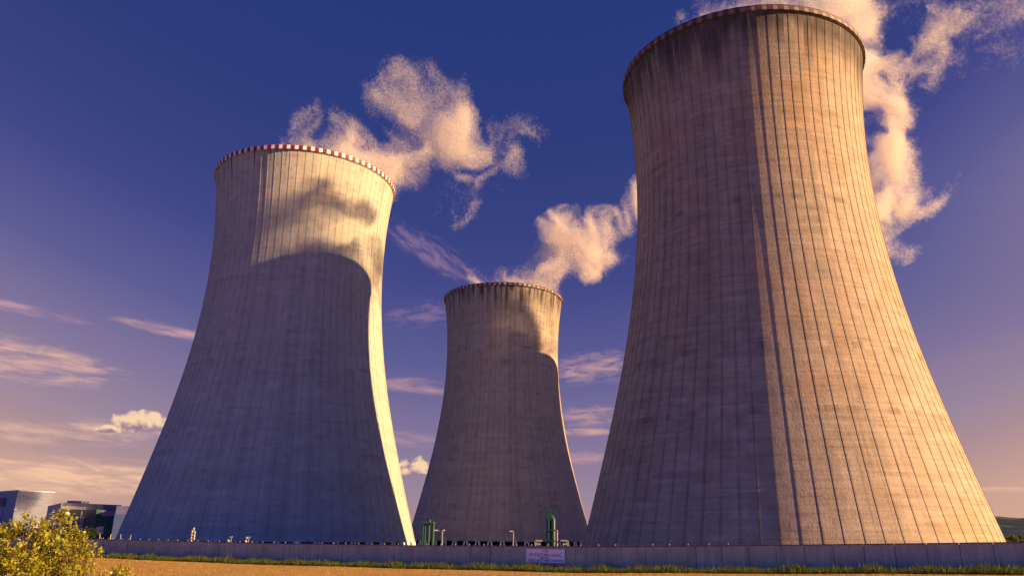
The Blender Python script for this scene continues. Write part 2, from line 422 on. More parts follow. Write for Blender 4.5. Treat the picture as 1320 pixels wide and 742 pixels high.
# ------------------------------------------------------------------ ground, field, perimeter wall line
def wall_h(px): return 22 + (px-130)*.01387           # apparent height of the three metre wall
WH = 3.0
def wall_Y(px): return WH*1060/wall_h(px)
TOPS = [(-200, 684.5), (0, 690), (130, 694), (330, 699), (540, 702), (760, 703.5), (1040, 701), (1320, 697.6), (1600, 694)]
W0, W1 = at(-150, 690, wall_Y(-150)), at(1500, 690, wall_Y(1500))
WD = Vector((W1.x-W0.x, W1.y-W0.y, 0)); WLEN = WD.length; WD.normalize(); WN = Vector((WD.y, -WD.x, 0))   # WN looks at the field
WZ = []
for px, py in TOPS:
    d = ray(px, py); o = Vector((0, 0, CZ)); k = (Vector((W0.x, W0.y, 0)) - Vector((0, 0, 0))).dot(WN) / (d.x*WN.x + d.y*WN.y)
    p = o + d*k; WZ.append(((Vector((p.x, p.y, 0)) - Vector((W0.x, W0.y, 0))).dot(WD), p.z))
def wall_top(sv):
    if sv <= WZ[0][0]: return WZ[0][1]
    for (a, za), (b, zb) in zip(WZ, WZ[1:]):
        if sv <= b: return za + (zb-za)*(sv-a)/(b-a)
    return WZ[-1][1]
def sst(t): t = min(1, max(0, t)); return t*t*(3-2*t)
def field_z(x, y):
    p = Vector((x-W0.x, y-W0.y, 0)); sv = p.dot(WD); q = p.dot(WN)          # q: metres in front of the wall
    zb = wall_top(sv) - WH
    return zb + (6.6-zb)*sst((q-32)/55) + .05*math.sin(x*.21)*math.sin(y*.17)
def ground_z(x, y):
    p = Vector((x-W0.x, y-W0.y, 0)); q = p.dot(WN)
    if q > 0: return field_z(x, y) - .5
    return (field_z(x, y) - .5)*(1 - sst(-q/26))
def dirt_fn(t, b):
    tc = t.new('ShaderNodeTexCoord').outputs['Object']
    n = t.noise(tc, .05, 6, .6).outputs[0]; n2 = t.noise(tc, 1.3, 5, .6).outputs[0]
    c = t.mix(t.ss(n, .4, .6), (.17, .165, .155), (.13, .15, .09))
    t.l.new(t.mix(t.math('MULTIPLY', n2, .5), c, (.12, .11, .10)), b.inputs['Base Color'])
M_ground = mat('yard_ground', (.08, .08, .07), .95, 0, dirt_fn)
def field_fn(t, b):
    tc = t.new('ShaderNodeTexCoord').outputs['Object']
    x, y, z = t.sep(tc)
    rows = t.noise(t.comb(t.math('MULTIPLY', t.math('MULTIPLY_ADD', x, .44, t.math('MULTIPLY', y, .9)), 1.1), t.math('MULTIPLY', t.math('MULTIPLY_ADD', x, .9, t.math('MULTIPLY', y, -.44)), .06), 0), 1.0, 5, .6).outputs[0]
    n = t.noise(tc, .11, 5, .6).outputs[0]; f = t.noise(tc, 5.0, 4, .7).outputs[0]
    c = t.mix(t.ss(rows, .35, .68), (.42, .255, .065), (.36, .215, .05))
    c = t.mix(t.ss(n, .45, .7), c, (.35, .19, .06))
    c = t.mix(t.math('MULTIPLY', t.ss(f, .5, .75), .5), c, (.25, .12, .03))
    t.l.new(c, b.inputs['Base Color'])
    bp = t.new('ShaderNodeBump'); bp.inputs['Strength'].default_value = .7; bp.inputs['Distance'].default_value = .15
    t.l.new(t.math('ADD', f, rows), bp.inputs['Height']); t.l.new(bp.outputs[0], b.inputs['Normal'])
M_field = mat('ripe_field', (.5, .3, .08), .95, 0, field_fn, .1)
def sheet(name, us, vs, fn, m):
    bm = bmesh.new()
    g = [[bm.verts.new(fn(u, v)) for u in us] for v in vs]
    for a, b in zip(g, g[1:]):
        for i in range(len(us)-1): bm.faces.new((a[i], a[i+1], b[i+1], b[i]))
    bmesh.ops.recalc_face_normals(bm, faces=bm.faces)
    if sum(f.normal.z for f in bm.faces) < 0: bmesh.ops.reverse_faces(bm, faces=bm.faces)
    o = fin(bm, name, m, smooth=60); o['kind'] = 'structure'; return o
def wpt(sv, q): return Vector((W0.x, W0.y, 0)) + WD*sv + WN*q
def warp_axis(lim, n): return [math.copysign(abs(k/n)**2.6*lim, k) for k in range(-n, n+1)]
sheet('ground', warp_axis(9000, 70), warp_axis(9000, 70), lambda u, v: (u, v+90, ground_z(u, v+90) if abs(u) < 700 and abs(v) < 700 else (0 if v > 0 else 5.6)), M_ground)
def fp(u, v):
    p = wpt(u, v); return (p.x, p.y, field_z(p.x, p.y))
sheet('field', [-120 + k*5 for k in range(101)], [.1, .6, 1.2, 2] + [3+k*3 for k in range(60)], fp, M_field)

# the hills beyond the plant, forest on them, one paler field
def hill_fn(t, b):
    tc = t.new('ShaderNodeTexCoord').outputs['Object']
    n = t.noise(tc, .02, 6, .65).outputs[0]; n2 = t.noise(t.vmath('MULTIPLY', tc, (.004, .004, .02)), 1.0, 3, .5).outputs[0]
    c = t.mix(t.ss(n, .35, .65), (.03, .045, .065), (.05, .068, .085))  # forest tones shifted to blue, distance haze put into the colour
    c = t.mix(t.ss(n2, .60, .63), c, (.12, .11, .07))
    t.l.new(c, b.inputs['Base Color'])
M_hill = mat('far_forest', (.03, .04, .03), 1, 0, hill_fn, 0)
bm = bmesh.new(); prev = None
for k in range(241):
    a = R(-60 + 120*k/240); row = []
    rid = (70 + 10*math.sin(a*7-2.4) + 4*math.sin(a*17+2) + 3*math.sin(a*41) + 1.6*math.sin(a*130) + 1.2*math.sin(a*211+1))*(.30 + .75*sst((a-R(18))/R(11)))
    for j in range(9):
        r_ = 1700 + j*130; row.append(bm.verts.new((r_*math.sin(a), r_*math.cos(a), -2 + rid*sst(j/8) + random.uniform(-1, 1)*(1 if 0 < j < 8 else 0))))
    row.append(bm.verts.new((3600*math.sin(a), 3600*math.cos(a), -20)))
    if prev:
        for i in range(len(row)-1): bm.faces.new((prev[i], row[i], row[i+1], prev[i+1]))
    prev = row
bmesh.ops.recalc_face_normals(bm, faces=bm.faces)
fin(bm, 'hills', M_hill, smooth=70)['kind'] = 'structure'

# ------------------------------------------------------------------ perimeter wall, sign on it
M_wall = weathered('wall_concrete', (.44, .425, .31), .9, .4, .45, streak=.5)
M_joint = mat('joint_filler', (.05, .045, .045), .95)
M_coping = weathered('wall_coping', (.17, .15, .15), .9, .3, 1.5)
M_ins = mat('white_ceramic', (.33, .32, .31), .5)
PW = 3.05
wall_e = empty('perimeter_wall', wpt(WLEN*.5, 0) + Vector((0, 0, wall_top(WLEN*.5)-WH)))
tag(wall_e, 'long low grey concrete panel wall between the ochre field and the towers', 'wall')
WINV = -Vector(wall_e.location)
bm = bmesh.new(); bc = bmesh.new(); sv = 0
while sv < WLEN:
    e = min(WLEN, sv + PW - .05); off = random.uniform(-.025, .025)
    z0, z1 = wall_top(sv), wall_top(e)
    for (bmx, q0, q1, t0, t1) in ((bm, -.14+off, .14+off, -WH-.4, -.12), (bc, -.17+off, .19+off, -.118, 0)):
        vs = []
        for (s_, zz) in ((sv, z0), (e, z1)):
            for q_ in (q0, q1):
                for tz in (t0, t1): p = wpt(s_, q_); vs.append(bmx.verts.new((p.x, p.y, zz+tz)))
        for q in ((0,1,3,2), (4,6,7,5), (0,4,5,1), (2,3,7,6), (1,5,7,3), (0,2,6,4)): bmx.faces.new([vs[i] for i in q])
    sv += PW
# dark filler strip that closes the joints
bj = bmesh.new()
for a, b in zip([k*WLEN/40 for k in range(40)], [k*WLEN/40 for k in range(1, 41)]):
    vs = []
    for s_ in (a, b):
        for q_ in (-.06, .06):
            for tz in (-WH-.4, -.2): p = wpt(s_, q_); vs.append(bj.verts.new((p.x, p.y, wall_top(s_)+tz)))
    for q in ((0,1,3,2), (4,6,7,5), (0,4,5,1), (2,3,7,6), (1,5,7,3), (0,2,6,4)): bj.faces.new([vs[i] for i in q])
for bmx, nm, m in ((bm, 'wall_panels', M_wall), (bc, 'coping', M_coping), (bj, 'joint_filler', M_joint)):
    bmesh.ops.recalc_face_normals(bmx, faces=bmx.faces); bmesh.ops.translate(bmx, vec=WINV, verts=bmx.verts); fin(bmx, nm, m, wall_e)
bi = bmesh.new(); tube(bi, [(0, 0, -.02), (0, 0, .10), (0, 0, .11), (0, 0, .19), (0, 0, .21)], [.03, .03, .07, .075, .03], 8)
INS = bpy.data.meshes.new('insulator'); bi.to_mesh(INS); bi.free(); INS.materials.append(M_ins)
def wall_s(px):
    d = ray(px, 700); k = Vector((W0.x, W0.y, 0)).dot(WN)/(d.x*WN.x+d.y*WN.y); p = d*k
    return (Vector((p.x, p.y, 0)) - Vector((W0.x, W0.y, 0))).dot(WD)
sv = wall_s(132)
while sv < wall_s(955):
    if random.random() < .9:
        o = bpy.data.objects.new('insulator', INS); C.objects.link(o); o.parent = wall_e
        p = wpt(sv + random.uniform(-.15, .15), -.02); o.location = Vector((p.x, p.y, wall_top(sv))) + WINV
    sv += 2.3
# sign
def on_wall(px, py, q):
    d = ray(px, py); k = (Vector((W0.x, W0.y, 0)) + WN*q).dot(WN)/(d.x*WN.x+d.y*WN.y); return Vector((0, 0, CZ)) + d*k
pa, pb = on_wall(678.3, 715.6, .22), on_wall(728.2, 715.6, .22)
sc_ = (pa+pb)/2; sw = (Vector((pb.x, pb.y, 0))-Vector((pa.x, pa.y, 0))).length; sh = on_wall(703, 706.8, .22).z - on_wall(703, 724.2, .22).z
sign = empty('warning_sign', (sc_.x, sc_.y, sc_.z - sh/2), math.atan2(WD.y, WD.x))
tag(sign, 'white rectangular warning sign with red writing, fixed on the grey concrete wall', 'sign')
M_board = weathered('sign_board', (.93, .92, .90), .5, .05, 2)
M_text = mat('sign_red', (.45, .05, .08), .6); M_text2 = mat('sign_violet', (.16, .05, .16), .6)
bm = bmesh.new(); box(bm, -sw/2, sw/2, -.02, .02, 0, sh, 0, .012); fin(bm, 'board', M_board, sign)
bm = bmesh.new()
for x0, x1, z0, z1 in ((-sw/2, sw/2, -.06, .02), (-sw/2, sw/2, sh-.02, sh+.06), (-sw/2-.05, -sw/2+.02, -.06, sh+.06), (sw/2-.02, sw/2+.05, -.06, sh+.06)): box(bm, x0, x1, -.045-.004*abs(x0), .018, z0, z1)
fin(bm, 'sign_frame', mat('sign_steel', (.55, .55, .58), .5), sign)
def words(txt, z, size, m, x=0, width=None):
    cu = bpy.data.curves.new('lettering', 'FONT'); cu.body = txt; cu.size = size; cu.align_x = 'CENTER'; cu.extrude = .004; cu.offset = .006
    tmp = bpy.data.objects.new('lettering', cu); C.objects.link(tmp); bpy.context.view_layer.update()
    me = bpy.data.meshes.new_from_object(tmp.evaluated_get(bpy.context.evaluated_depsgraph_get()))
    bpy.data.objects.remove(tmp); bpy.data.curves.remove(cu); me.materials.clear()
    xs = [v.co.x for v in me.vertices]; k = width/(max(xs)-min(xs)) if width else 1
    for v in me.vertices: v.co.x *= k
    o = link('lettering', me, m, sign, (x, -.026, z)); o.rotation_euler = (math.pi/2, 0, 0)
words('STŮJ', sh*.76, sh*.22, M_text, 0, sw*.15)
words('VSTUP BLÍŽ MÍST ZAKÁZ', sh*.47, sh*.27, M_text, -.02*sw, sw*.84)
words('ZAKÁZÁN', sh*.29, sh*.18, M_text, -.02*sw, sw*.24)
words('ZÁKAZ', sh*.07, sh*.22, M_text, -.35*sw, sw*.18)
words('BLÍŽ MÍST VSTUPU', sh*.07, sh*.22, M_text2, .13*sw, sw*.66)

# ------------------------------------------------------------------ plant yard: pipes, lamps, frames, masts
M_green = weathered('green_pipe_paint', (.016, .07, .048), .45, .3, .9, streak=.4)
M_teal = weathered('teal_pipe_paint', (.012, .055, .055), .45, .3, .9, streak=.4)
M_pole = weathered('galvanised', (.19, .185, .18), .5, .2, 2)
M_lampw = mat('lamp_housing', (.45, .44, .43), .4)
M_wsteel = weathered('white_steel', (.3, .295, .3), .5, .15, 2)
def base_at(px, Y):
    p = at(px, 695, Y); return Vector((p.x, p.y, 0 if Y > 200 else ground_z(p.x, p.y)))
def zz(px, py, Y): return at(px, py, Y).z
# pipe cluster left of the farthest tower
Yp = 335; b0 = base_at(552, Yp); g = empty('vent_pipe_cluster', b0)
tag(g, 'slim green vent pipes joined at the top, at the left foot of the farthest tower', 'pipes')
m_ = Yp/965.
for dx, top, r_ in ((-6.6, 676, .42), (-4.2, 675, .45), (.2, 669.5, .62), (5.2, 672, .62)):
    bm = bmesh.new(); h = zz(552+dx, top, Yp); x = dx*m_
    tube(bm, [(x, 0, -1), (x, 0, h-.8), (x, 0, h-.75), (x, 0, h)], [r_, r_, r_*1.25, r_*1.25], 12); fin(bm, 'pipe', M_green, g, smooth=40)
bm = bmesh.new(); h = zz(552, 673.5, Yp); tube(bm, [(-4.6*m_, .0, h-.4), (-4.6*m_, -.75, h), (5.6*m_, -.75, h), (5.6*m_, 0, h-.4)], .45, 10); fin(bm, 'header', M_green, g, smooth=40)
bm = bmesh.new(); tube(bm, [(.2*m_, -.7, 5.2), (3*m_, -.7, 3.2), (5.2*m_, -.7, 5.4)], .3, 8); fin(bm, 'brace', M_green, g, smooth=40)
# tall double pipe
g = empty('vent_stack', base_at(709.5, Yp)); tag(g, 'tall dark green double vent pipe with a boxy head, above the sign', 'pipes')
h1 = zz(707, 655.5, Yp); h2 = zz(713, 664.5, Yp)
bm = bmesh.new(); x = -2.3*m_; tube(bm, [(x, 0, -1), (x, 0, h1-4)], 1.0, 14); fin(bm, 'pipe', M_teal, g, smooth=40)
bm = bmesh.new(); box(bm, x-1.2, x+1.2, -1.2, 1.2, h1-4.2, h1-.1, 0, .12); box(bm, x-.15, x+.15, -.15, .15, h1-.1, h1+.9); fin(bm, 'pipe_head', M_teal, g)
bm = bmesh.new(); x2 = 3.2*m_; r_ = 1.0
pts = [(x2, -.3, -1), (x2, -.3, h2-1.6)] + [(x2 - 1.0 + 1.0*math.cos(a), -.3, h2-1.6+1.5*math.sin(a)) for a in (.4, .8, 1.2, 1.57, 2.0, 2.5, 3.1)] + [(x2-2.0, -.3, h2-3.2)]
tube(bm, pts, [r_, r_] + [.75]*7 + [.7], 14); fin(bm, 'bent_pipe', M_teal, g, smooth=40)
for hz in (3, 7, 11):
    bm = bmesh.new(); box(bm, x-1.1, x2+1.1, -1.45, -1.2, hz, hz+.35); fin(bm, 'clamp_band', M_teal, g)
# lamp posts
def lamp(px, Y, top, arms, lab, m=M_pole, r_=.22):
    g = empty('lamp_post', base_at(px, Y)); tag(g, lab, 'lamp post', 'lamp posts in the yard before the farthest tower')
    h = zz(px, top, Y); bm = bmesh.new(); tube(bm, [(0, 0, -1), (0, 0, h)], [r_*1.25, r_], 10); fin(bm, 'pole', m, g, smooth=40)
    for dx, w in arms:
        bm = bmesh.new(); tube(bm, [(0, 0, h-.15), (dx, 0, h-.05)], .09, 6); fin(bm, 'arm', m, g)
        bm = bmesh.new(); box(bm, dx-w, dx+w, -.3, .3, h-.1, h+.32, 0, .08); fin(bm, 'lamp_head', M_lampw, g)
lamp(569.8, 300, 683.4, [(-2.3, .75), (.55, .45)], 'lamp post with one long and one short arm, beside the cluster of green pipes', r_=.28)
lamp(661.5, 300, 684.6, [(-.75, .62)], 'lamp post with a single short arm, before the middle of the farthest tower', r_=.24)
lamp(718.4, 300, 683.6, [(.0, .22)], 'thin pinkish lamp post right of the tall dark green double pipe', weathered('pinkish_pole', (.55, .33, .28), .6, .1, 2), r_=.19)
# white steel frames either side of the tall pipe
def frame(px, Y, flip, lab):
    g = empty('steel_frame', base_at(px, Y)); tag(g, lab, 'steel frame', 'white steel frames in the yard')
    zt, zm, zl = zz(px, 695.2, Y), zz(px, 700.2, Y), zz(px, 703.5, Y); s_ = flip
    bm = bmesh.new(); box(bm, *sorted((s_*-1.25, s_*-.85)), -.5, .5, 0, zt-.3); fin(bm, 'post', M_wsteel, g)
    bm = bmesh.new(); box(bm, *sorted((s_*-.8, s_*1.6)), -.6, .6, zt-.55, zt); fin(bm, 'roof_slab', M_wsteel, g)
    bm = bmesh.new(); box(bm, *sorted((s_*-.83, s_*.9)), -.5, .5, zm-.3, zm+.2); fin(bm, 'shelf', M_wsteel, g)
    bm = bmesh.new(); box(bm, *sorted((s_*-.2, s_*.15)), .1, .4, 0, zm-.3); fin(bm, 'leg', M_wsteel, g)
frame(693.6, 300, 1, 'small white steel frame left of the tall dark green double pipe')
frame(728.4, 300, -1, 'small white steel frame right of the tall green double pipe, its post sunlit')
# masts and brackets right behind the wall
def behind(px, q=-1.2):
    sv = wall_s(px); p = wpt(sv, q); return Vector((p.x, p.y, ground_z(p.x, p.y))), wall_top(sv)
M_pink = weathered('pink_mast', (.62, .40, .34), .6, .15, 3)
b0, zt = behind(238.5); g = empty('siren_mast', b0); tag(g, 'short stout pinkish mast with white horn heads, standing behind the wall before the leftmost tower', 'mast')
bm = bmesh.new(); tube(bm, [(0, 0, 0), (0, 0, zt-b0.z+1.75)], [.20, .17], 10); fin(bm, 'pole', M_pink, g, smooth=40)
for k, hz in enumerate((1.9, 1.35, .85, .4)):
    bm = bmesh.new(); d_ = .05 if k == 0 else .28
    tube(bm, [(d_-.25, 0, zt-b0.z+hz-.05), (d_, -.04, zt-b0.z+hz), (d_+.22, -.06, zt-b0.z+hz+.02)], [.09, .16, .24], 10); fin(bm, 'horn', M_ins, g, smooth=50)
def camera_post(px, lab, right):
    b0, zt = behind(px); g = empty('camera_post', b0); tag(g, lab, 'camera post', 'camera posts behind the wall')
    h = zt - b0.z; bm = bmesh.new(); tube(bm, [(0, 0, 0), (0, 0, h+.75)], .085, 8); fin(bm, 'pole', M_pole, g, smooth=40)
    bm = bmesh.new(); box(bm, -.26, .26, -.07, .07, h+.72, h+.86, 0, .02); fin(bm, 'cross_bar', M_wsteel, g)
    bm = bmesh.new(); bmesh.ops.create_uvsphere(bm, u_segments=12, v_segments=8, radius=.24, matrix=Matrix.Translation((-.42, 0, h+.16))); box(bm, -.25, -.04, -.05, .05, h+.05, h+.2); fin(bm, 'camera_dome', M_wsteel, g, smooth=40)
    if right:
        bm = bmesh.new(); bmesh.ops.create_uvsphere(bm, u_segments=12, v_segments=8, radius=.2, matrix=Matrix.Translation((-.33, 0, h+.68))); fin(bm, 'camera_dome', M_wsteel, g, smooth=40)
camera_post(289.8, 'small camera post with a single dome, nearer the pinkish mast, behind the wall', False)
camera_post(312.6, 'small camera post with two domes one above the other, behind the wall', True)
M_yel = weathered('yellow_bracket', (.55, .42, .08), .6, .15, 3)
def bracket(px, flip, m, lab):
    b0, zt = behind(px, -.4); g = empty('fence_bracket', b0); tag(g, lab, 'fence bracket', 'fence brackets behind the wall'); h = zt-b0.z
    bm = bmesh.new(); tube(bm, [(0, 0, 0), (0, 0, h+.72), (-.06*flip, 0, h+.82)], .06, 6); fin(bm, 'post', m, g)
    bm = bmesh.new(); box(bm, *sorted((.05*flip, .36*flip)), -.05, .05, h+.06, h+.15); fin(bm, 'foot', m, g)
bracket(124.5, 1, M_yel, 'yellow fence bracket near the bush, left of another yellow one')
bracket(138.5, -1, M_yel, 'yellow fence bracket right of another yellow one, below the green annex')
bracket(151.5, 1, M_wsteel, 'white fence bracket with its foot pointing right, left of its mirrored twin')
bracket(164.5, -1, M_wsteel, 'white fence bracket with its foot pointing left, at the foot of the leftmost tower')

# ------------------------------------------------------------------ halls at the far left
def band_fn(base, dark, per, amt):
    def fn(t, b):
        tc = t.new('ShaderNodeTexCoord').outputs['Object']; x, y, z = t.sep(tc)
        n = t.noise(t.comb(t.math('MULTIPLY', t.math('ADD', x, y), .05), 0, t.math('MULTIPLY', z, per)), 1.0, 4, .6).outputs[0]
        n2 = t.noise(tc, .15, 4, .6).outputs[0]
        c = t.mix(t.math('MULTIPLY', t.ss(n, .40, .62), amt), base, dark)
        t.l.new(t.mix(t.math('MULTIPLY', t.ss(n2, .4, .7), .25), c, dark), b.inputs['Base Color'])
    return fn
M_hallA = mat('shaded_cladding', (.5, .48, .5), .45, 0, band_fn((.17, .18, .25), (.11, .12, .18), .9, .7))  # dark bluish base: the hall's shade is put into the colour
M_hallB = mat('blue_cladding', (.1, .13, .25), .5, 0, band_fn((.19, .22, .33), (.13, .16, .26), .5, .8))
M_hallC = mat('dark_glazing', (.05, .06, .085), .25, 0, None, .5)
M_trim = weathered('light_trim', (.62, .56, .60), .6, .1, .6)
M_bwhite = weathered('white_panel', (.40, .38, .38), .6, .06, .6)
M_dgreen = weathered('dark_green_cladding', (.035, .10, .10), .5, .2, .6)
def prism(bm, plan, z0, z1, mi=0):
    lo = [bm.verts.new((p[0], p[1], z0)) for p in plan]; hi = [bm.verts.new((p[0], p[1], z1)) for p in plan]; n = len(plan)
    for k in range(n): f = bm.faces.new((lo[k], lo[(k+1) % n], hi[(k+1) % n], hi[k])); f.material_index = mi
    bm.faces.new(lo[::-1]).material_index = mi; bm.faces.new(hi).material_index = mi
def ip(px, Y): p = at(px, 690, Y); return Vector((p.x, p.y))
def flat_slab(bm, a, b, t0, t1, z0, z1):
    d = (b-a).normalized(); n = Vector((d.y, -d.x))
    prism(bm, [a+n*t1, b+n*t1, b+n*t0, a+n*t0], z0, z1); bmesh.ops.recalc_face_normals(bm, faces=bm.faces)
def lerp(a, b, t): return a + (b-a)*t
# the tall pale hall
c0, cr, cl = ip(13, 540), ip(60.5, 562), ip(-75, 625); c3 = cr + (cl - c0)
zA = zz(17, 632, 540)
g = empty('reactor_hall', (0, 0, 0)); tag(g, 'tall pale windowless hall with horizontal cladding, at the far left edge', 'building')
bm = bmesh.new(); prism(bm, [c0, cr, c3, cl], 0, zA); bmesh.ops.recalc_face_normals(bm, faces=bm.faces); fin(bm, 'wall', M_hallA, g)
bm = bmesh.new(); flat_slab(bm, cl, c0, .02, .45, 0, zA-.5); fin(bm, 'shaded_gable', M_hallB, g)  # face turned from the sun, its blue shade put into the cladding colour
bm = bmesh.new(); flat_slab(bm, lerp(cl, c0, .55), lerp(cl, c0, .84), .46, .9, 2, zA*.62); fin(bm, 'light_bay', M_trim, g)
bm = bmesh.new(); flat_slab(bm, lerp(cl, c0, .6), lerp(cl, c0, .86), .46, 1.2, zA*.72, zA*.88); fin(bm, 'brown_vent', weathered('brown_vent', (.22, .11, .09), .7, .2, .5), g)
bm = bmesh.new(); flat_slab(bm, c0, cr, .0, .35, zA+.01, zA+.6); flat_slab(bm, cl, c0, .0, .4, zA+.01, zA+.6); fin(bm, 'roof_edge', M_trim, g)
zl = zz(12, 656, 540); bm = bmesh.new(); flat_slab(bm, lerp(c0, cr, -.06), lerp(c0, cr, .01), .4, 1.1, zl-.25, zl+.35); fin(bm, 'flood_lamp', M_bwhite, g)
# the long low turbine hall
t0, t1, tl = ip(71, 425), ip(150, 455), ip(55, 475); t3 = t1 + (tl - t0); zB = zz(72, 647, 425)
g = empty('turbine_hall', (0, 0, 0)); tag(g, 'long low dark blue hall with a small rooftop box, right of the tall pale hall', 'building')
bm = bmesh.new(); prism(bm, [t0, t1, t3, tl], 0, zB-.3); bmesh.ops.recalc_face_normals(bm, faces=bm.faces); fin(bm, 'wall', M_hallB, g)
bm = bmesh.new(); flat_slab(bm, lerp(t0, t1, .005), lerp(t0, t1, .40), .5, .9, zz(85, 655.5, 425), zz(85, 651.5, 425)); fin(bm, 'sunlit_fascia', M_bwhite, g)  # sunlit stretch of the roof band, its brightness put into white paint
bm = bmesh.new(); flat_slab(bm, lerp(t0, t1, .0), lerp(t0, t1, 1), .0, .48, zz(110, 656.5, 440), zB); fin(bm, 'roof_band', weathered('shaded_band', (.13, .13, .22), .6, .1, .6), g)  # rest of the band: shade painted in as dark lavender
bm = bmesh.new(); flat_slab(bm, lerp(t0, t1, .01), lerp(t0, t1, .62), .05, .30, 2, zz(110, 657.2, 440)); fin(bm, 'glazing', M_hallC, g)
bm = bmesh.new()
for k in range(9): a = .04 + k*.042; flat_slab(bm, lerp(t0, t1, a), lerp(t0, t1, a+.012), .31, .7, 2, zz(95, 665, 440))
fin(bm, 'fins', M_trim, g)
bm = bmesh.new(); flat_slab(bm, lerp(t0, t1, .33), lerp(t0, t1, .352), .31, .8, 2, zz(98, 658, 440)); fin(bm, 'downpipe', M_bwhite, g)
bm = bmesh.new(); flat_slab(bm, lerp(t0, t1, -.004), lerp(t0, t1, .012), .5, .8, 2, zB); fin(bm, 'corner_strip', M_bwhite, g)
ra, rb = lerp(t0, t1, .25), lerp(t0, t1, .50)
bm = bmesh.new(); flat_slab(bm, ra, lerp(ra, rb, .47), -9, -3, zB-.3, zz(95, 645.3, 440)); fin(bm, 'rooftop_box', M_hallC, g)
bm = bmesh.new(); flat_slab(bm, lerp(ra, rb, .475), rb, -9, -2.8, zB-.3, zz(105, 645.6, 440)); fin(bm, 'rooftop_plant', M_bwhite, g)
# green annex
a0, a1 = ip(119, 405), ip(143, 410); g = empty('green_annex', (0, 0, 0)); tag(g, 'dark green annex with a pale lit door panel, in front of the long low hall', 'building')
back = (Vector((-.35, 1)).normalized())*14; zC = zz(125, 656.5, 405)
bm = bmesh.new(); prism(bm, [a0, a1, a1+back, a0+back], 0, zC); bmesh.ops.recalc_face_normals(bm, faces=bm.faces); fin(bm, 'wall', M_dgreen, g)
bm = bmesh.new(); flat_slab(bm, lerp(a0, a1, -.02), lerp(a0, a1, .12), .05, .8, 0, zC+.3); fin(bm, 'corner_pier', M_teal, g)
bm = bmesh.new(); flat_slab(bm, lerp(a0, a1, .28), lerp(a0, a1, .98), .05, .4, zz(131, 664, 405), zz(131, 657.5, 405)); fin(bm, 'upper_panel', weathered('mauve_panel', (.30, .24, .27), .6, .1, 1), g)
bm = bmesh.new(); flat_slab(bm, lerp(a0, a1, .13), lerp(a0, a1, .6), .05, 1.6, zz(131, 670.5, 405), zz(131, 669, 405)); fin(bm, 'canopy', M_dgreen, g)
d_ = empty_door = None
bm = bmesh.new(); flat_slab(bm, lerp(a0, a1, .18), lerp(a0, a1, .54), .05, .3, zz(127, 683, 405), zz(127, 678, 405)); flat_slab(bm, lerp(a0, a1, .18), lerp(a0, a1, .54), .05, .3, zz(127, 687.6, 405), zz(127, 684, 405)); fin(bm, 'door', weathered('pink_white_door', (.66, .52, .54), .6, .15, 1.2), g)
# plain blue block
b0_, b1_ = ip(143.6, 400), ip(185, 400); g = empty('blue_block', (0, 0, 0)); tag(g, 'plain blue clad block touching the silhouette of the leftmost tower', 'building')
bm = bmesh.new(); prism(bm, [b0_, b1_, b1_+back, b0_+back], 0, zz(155, 662, 400)); bmesh.ops.recalc_face_normals(bm, faces=bm.faces)
M_blue = mat('blue_sheet', (.13, .18, .36), .5, 0, band_fn((.12, .17, .34), (.09, .13, .28), .3, .6)); fin(bm, 'lower_wall', M_blue, g)
bm = bmesh.new(); sh2 = Vector((0, .6)); prism(bm, [b0_+sh2, b1_+sh2, b1_+back, b0_+back], zz(155, 662, 400)+.01, zz(155, 651.5, 400)); bmesh.ops.recalc_face_normals(bm, faces=bm.faces)
fin(bm, 'upper_wall', weathered('violet_sheet', (.22, .22, .36), .5, .1, .4), g)

# ------------------------------------------------------------------ vegetation
def leaf_mat(name, a, b_, trans=.35):
    def fn(t, b):
        oi = t.new('ShaderNodeNewGeometry'); r = oi.outputs['Random Per Island']
        c = t.mix(r, a, b_)
        tl = t.new('ShaderNodeBsdfTranslucent'); t.l.new(c, tl.inputs[0]); t.l.new(c, b.inputs['Base Color'])
        mx = t.new('ShaderNodeMixShader'); mx.inputs[0].default_value = trans
        out = [n for n in t.n if n.type == 'OUTPUT_MATERIAL'][0]
        t.l.new(b.outputs[0], mx.inputs[1]); t.l.new(tl.outputs[0], mx.inputs[2]); t.l.new(mx.outputs[0], out.inputs[0])
    return mat(name, a, .6, 0, fn, .25)
def add_leaf(bm, p, d, n, L, W):
    """pointed oval leaf folded along its midrib: base p, direction d, face normal n"""
    d = d.normalized(); s = d.cross(n)
    if s.length < 1e-4: s = d.orthogonal()
    s.normalize(); n = s.cross(d)
    a = bm.verts.new(p); m1 = bm.verts.new(p + d*L*.45 - n*L*.05); t_ = bm.verts.new(p + d*L - n*L*.12)
    l1 = bm.verts.new(p + d*L*.28 + s*W*.45 + n*W*.12); l2 = bm.verts.new(p + d*L*.66 + s*W*.38 + n*W*.08)
    r1 = bm.verts.new(p + d*L*.28 - s*W*.45 + n*W*.12); r2 = bm.verts.new(p + d*L*.66 - s*W*.38 + n*W*.08)
    bm.faces.new((a, m1, l1)); bm.faces.new((l1, m1, l2)); bm.faces.new((m1, t_, l2))
    bm.faces.new((a, r1, m1)); bm.faces.new((r1, r2, m1)); bm.faces.new((m1, r2, t_))
def rv(): return Vector((random.gauss(0, 1), random.gauss(0, 1), random.gauss(0, 1)))
M_rose = leaf_mat('rose_leaf', (.50, .45, .034), (.19, .20, .02), .42)
M_roseb = mat('rose_bark', (.10, .055, .03), .9)
M_petal = leaf_mat('rose_petal', (.85, .78, .70), (.80, .68, .62), .3)
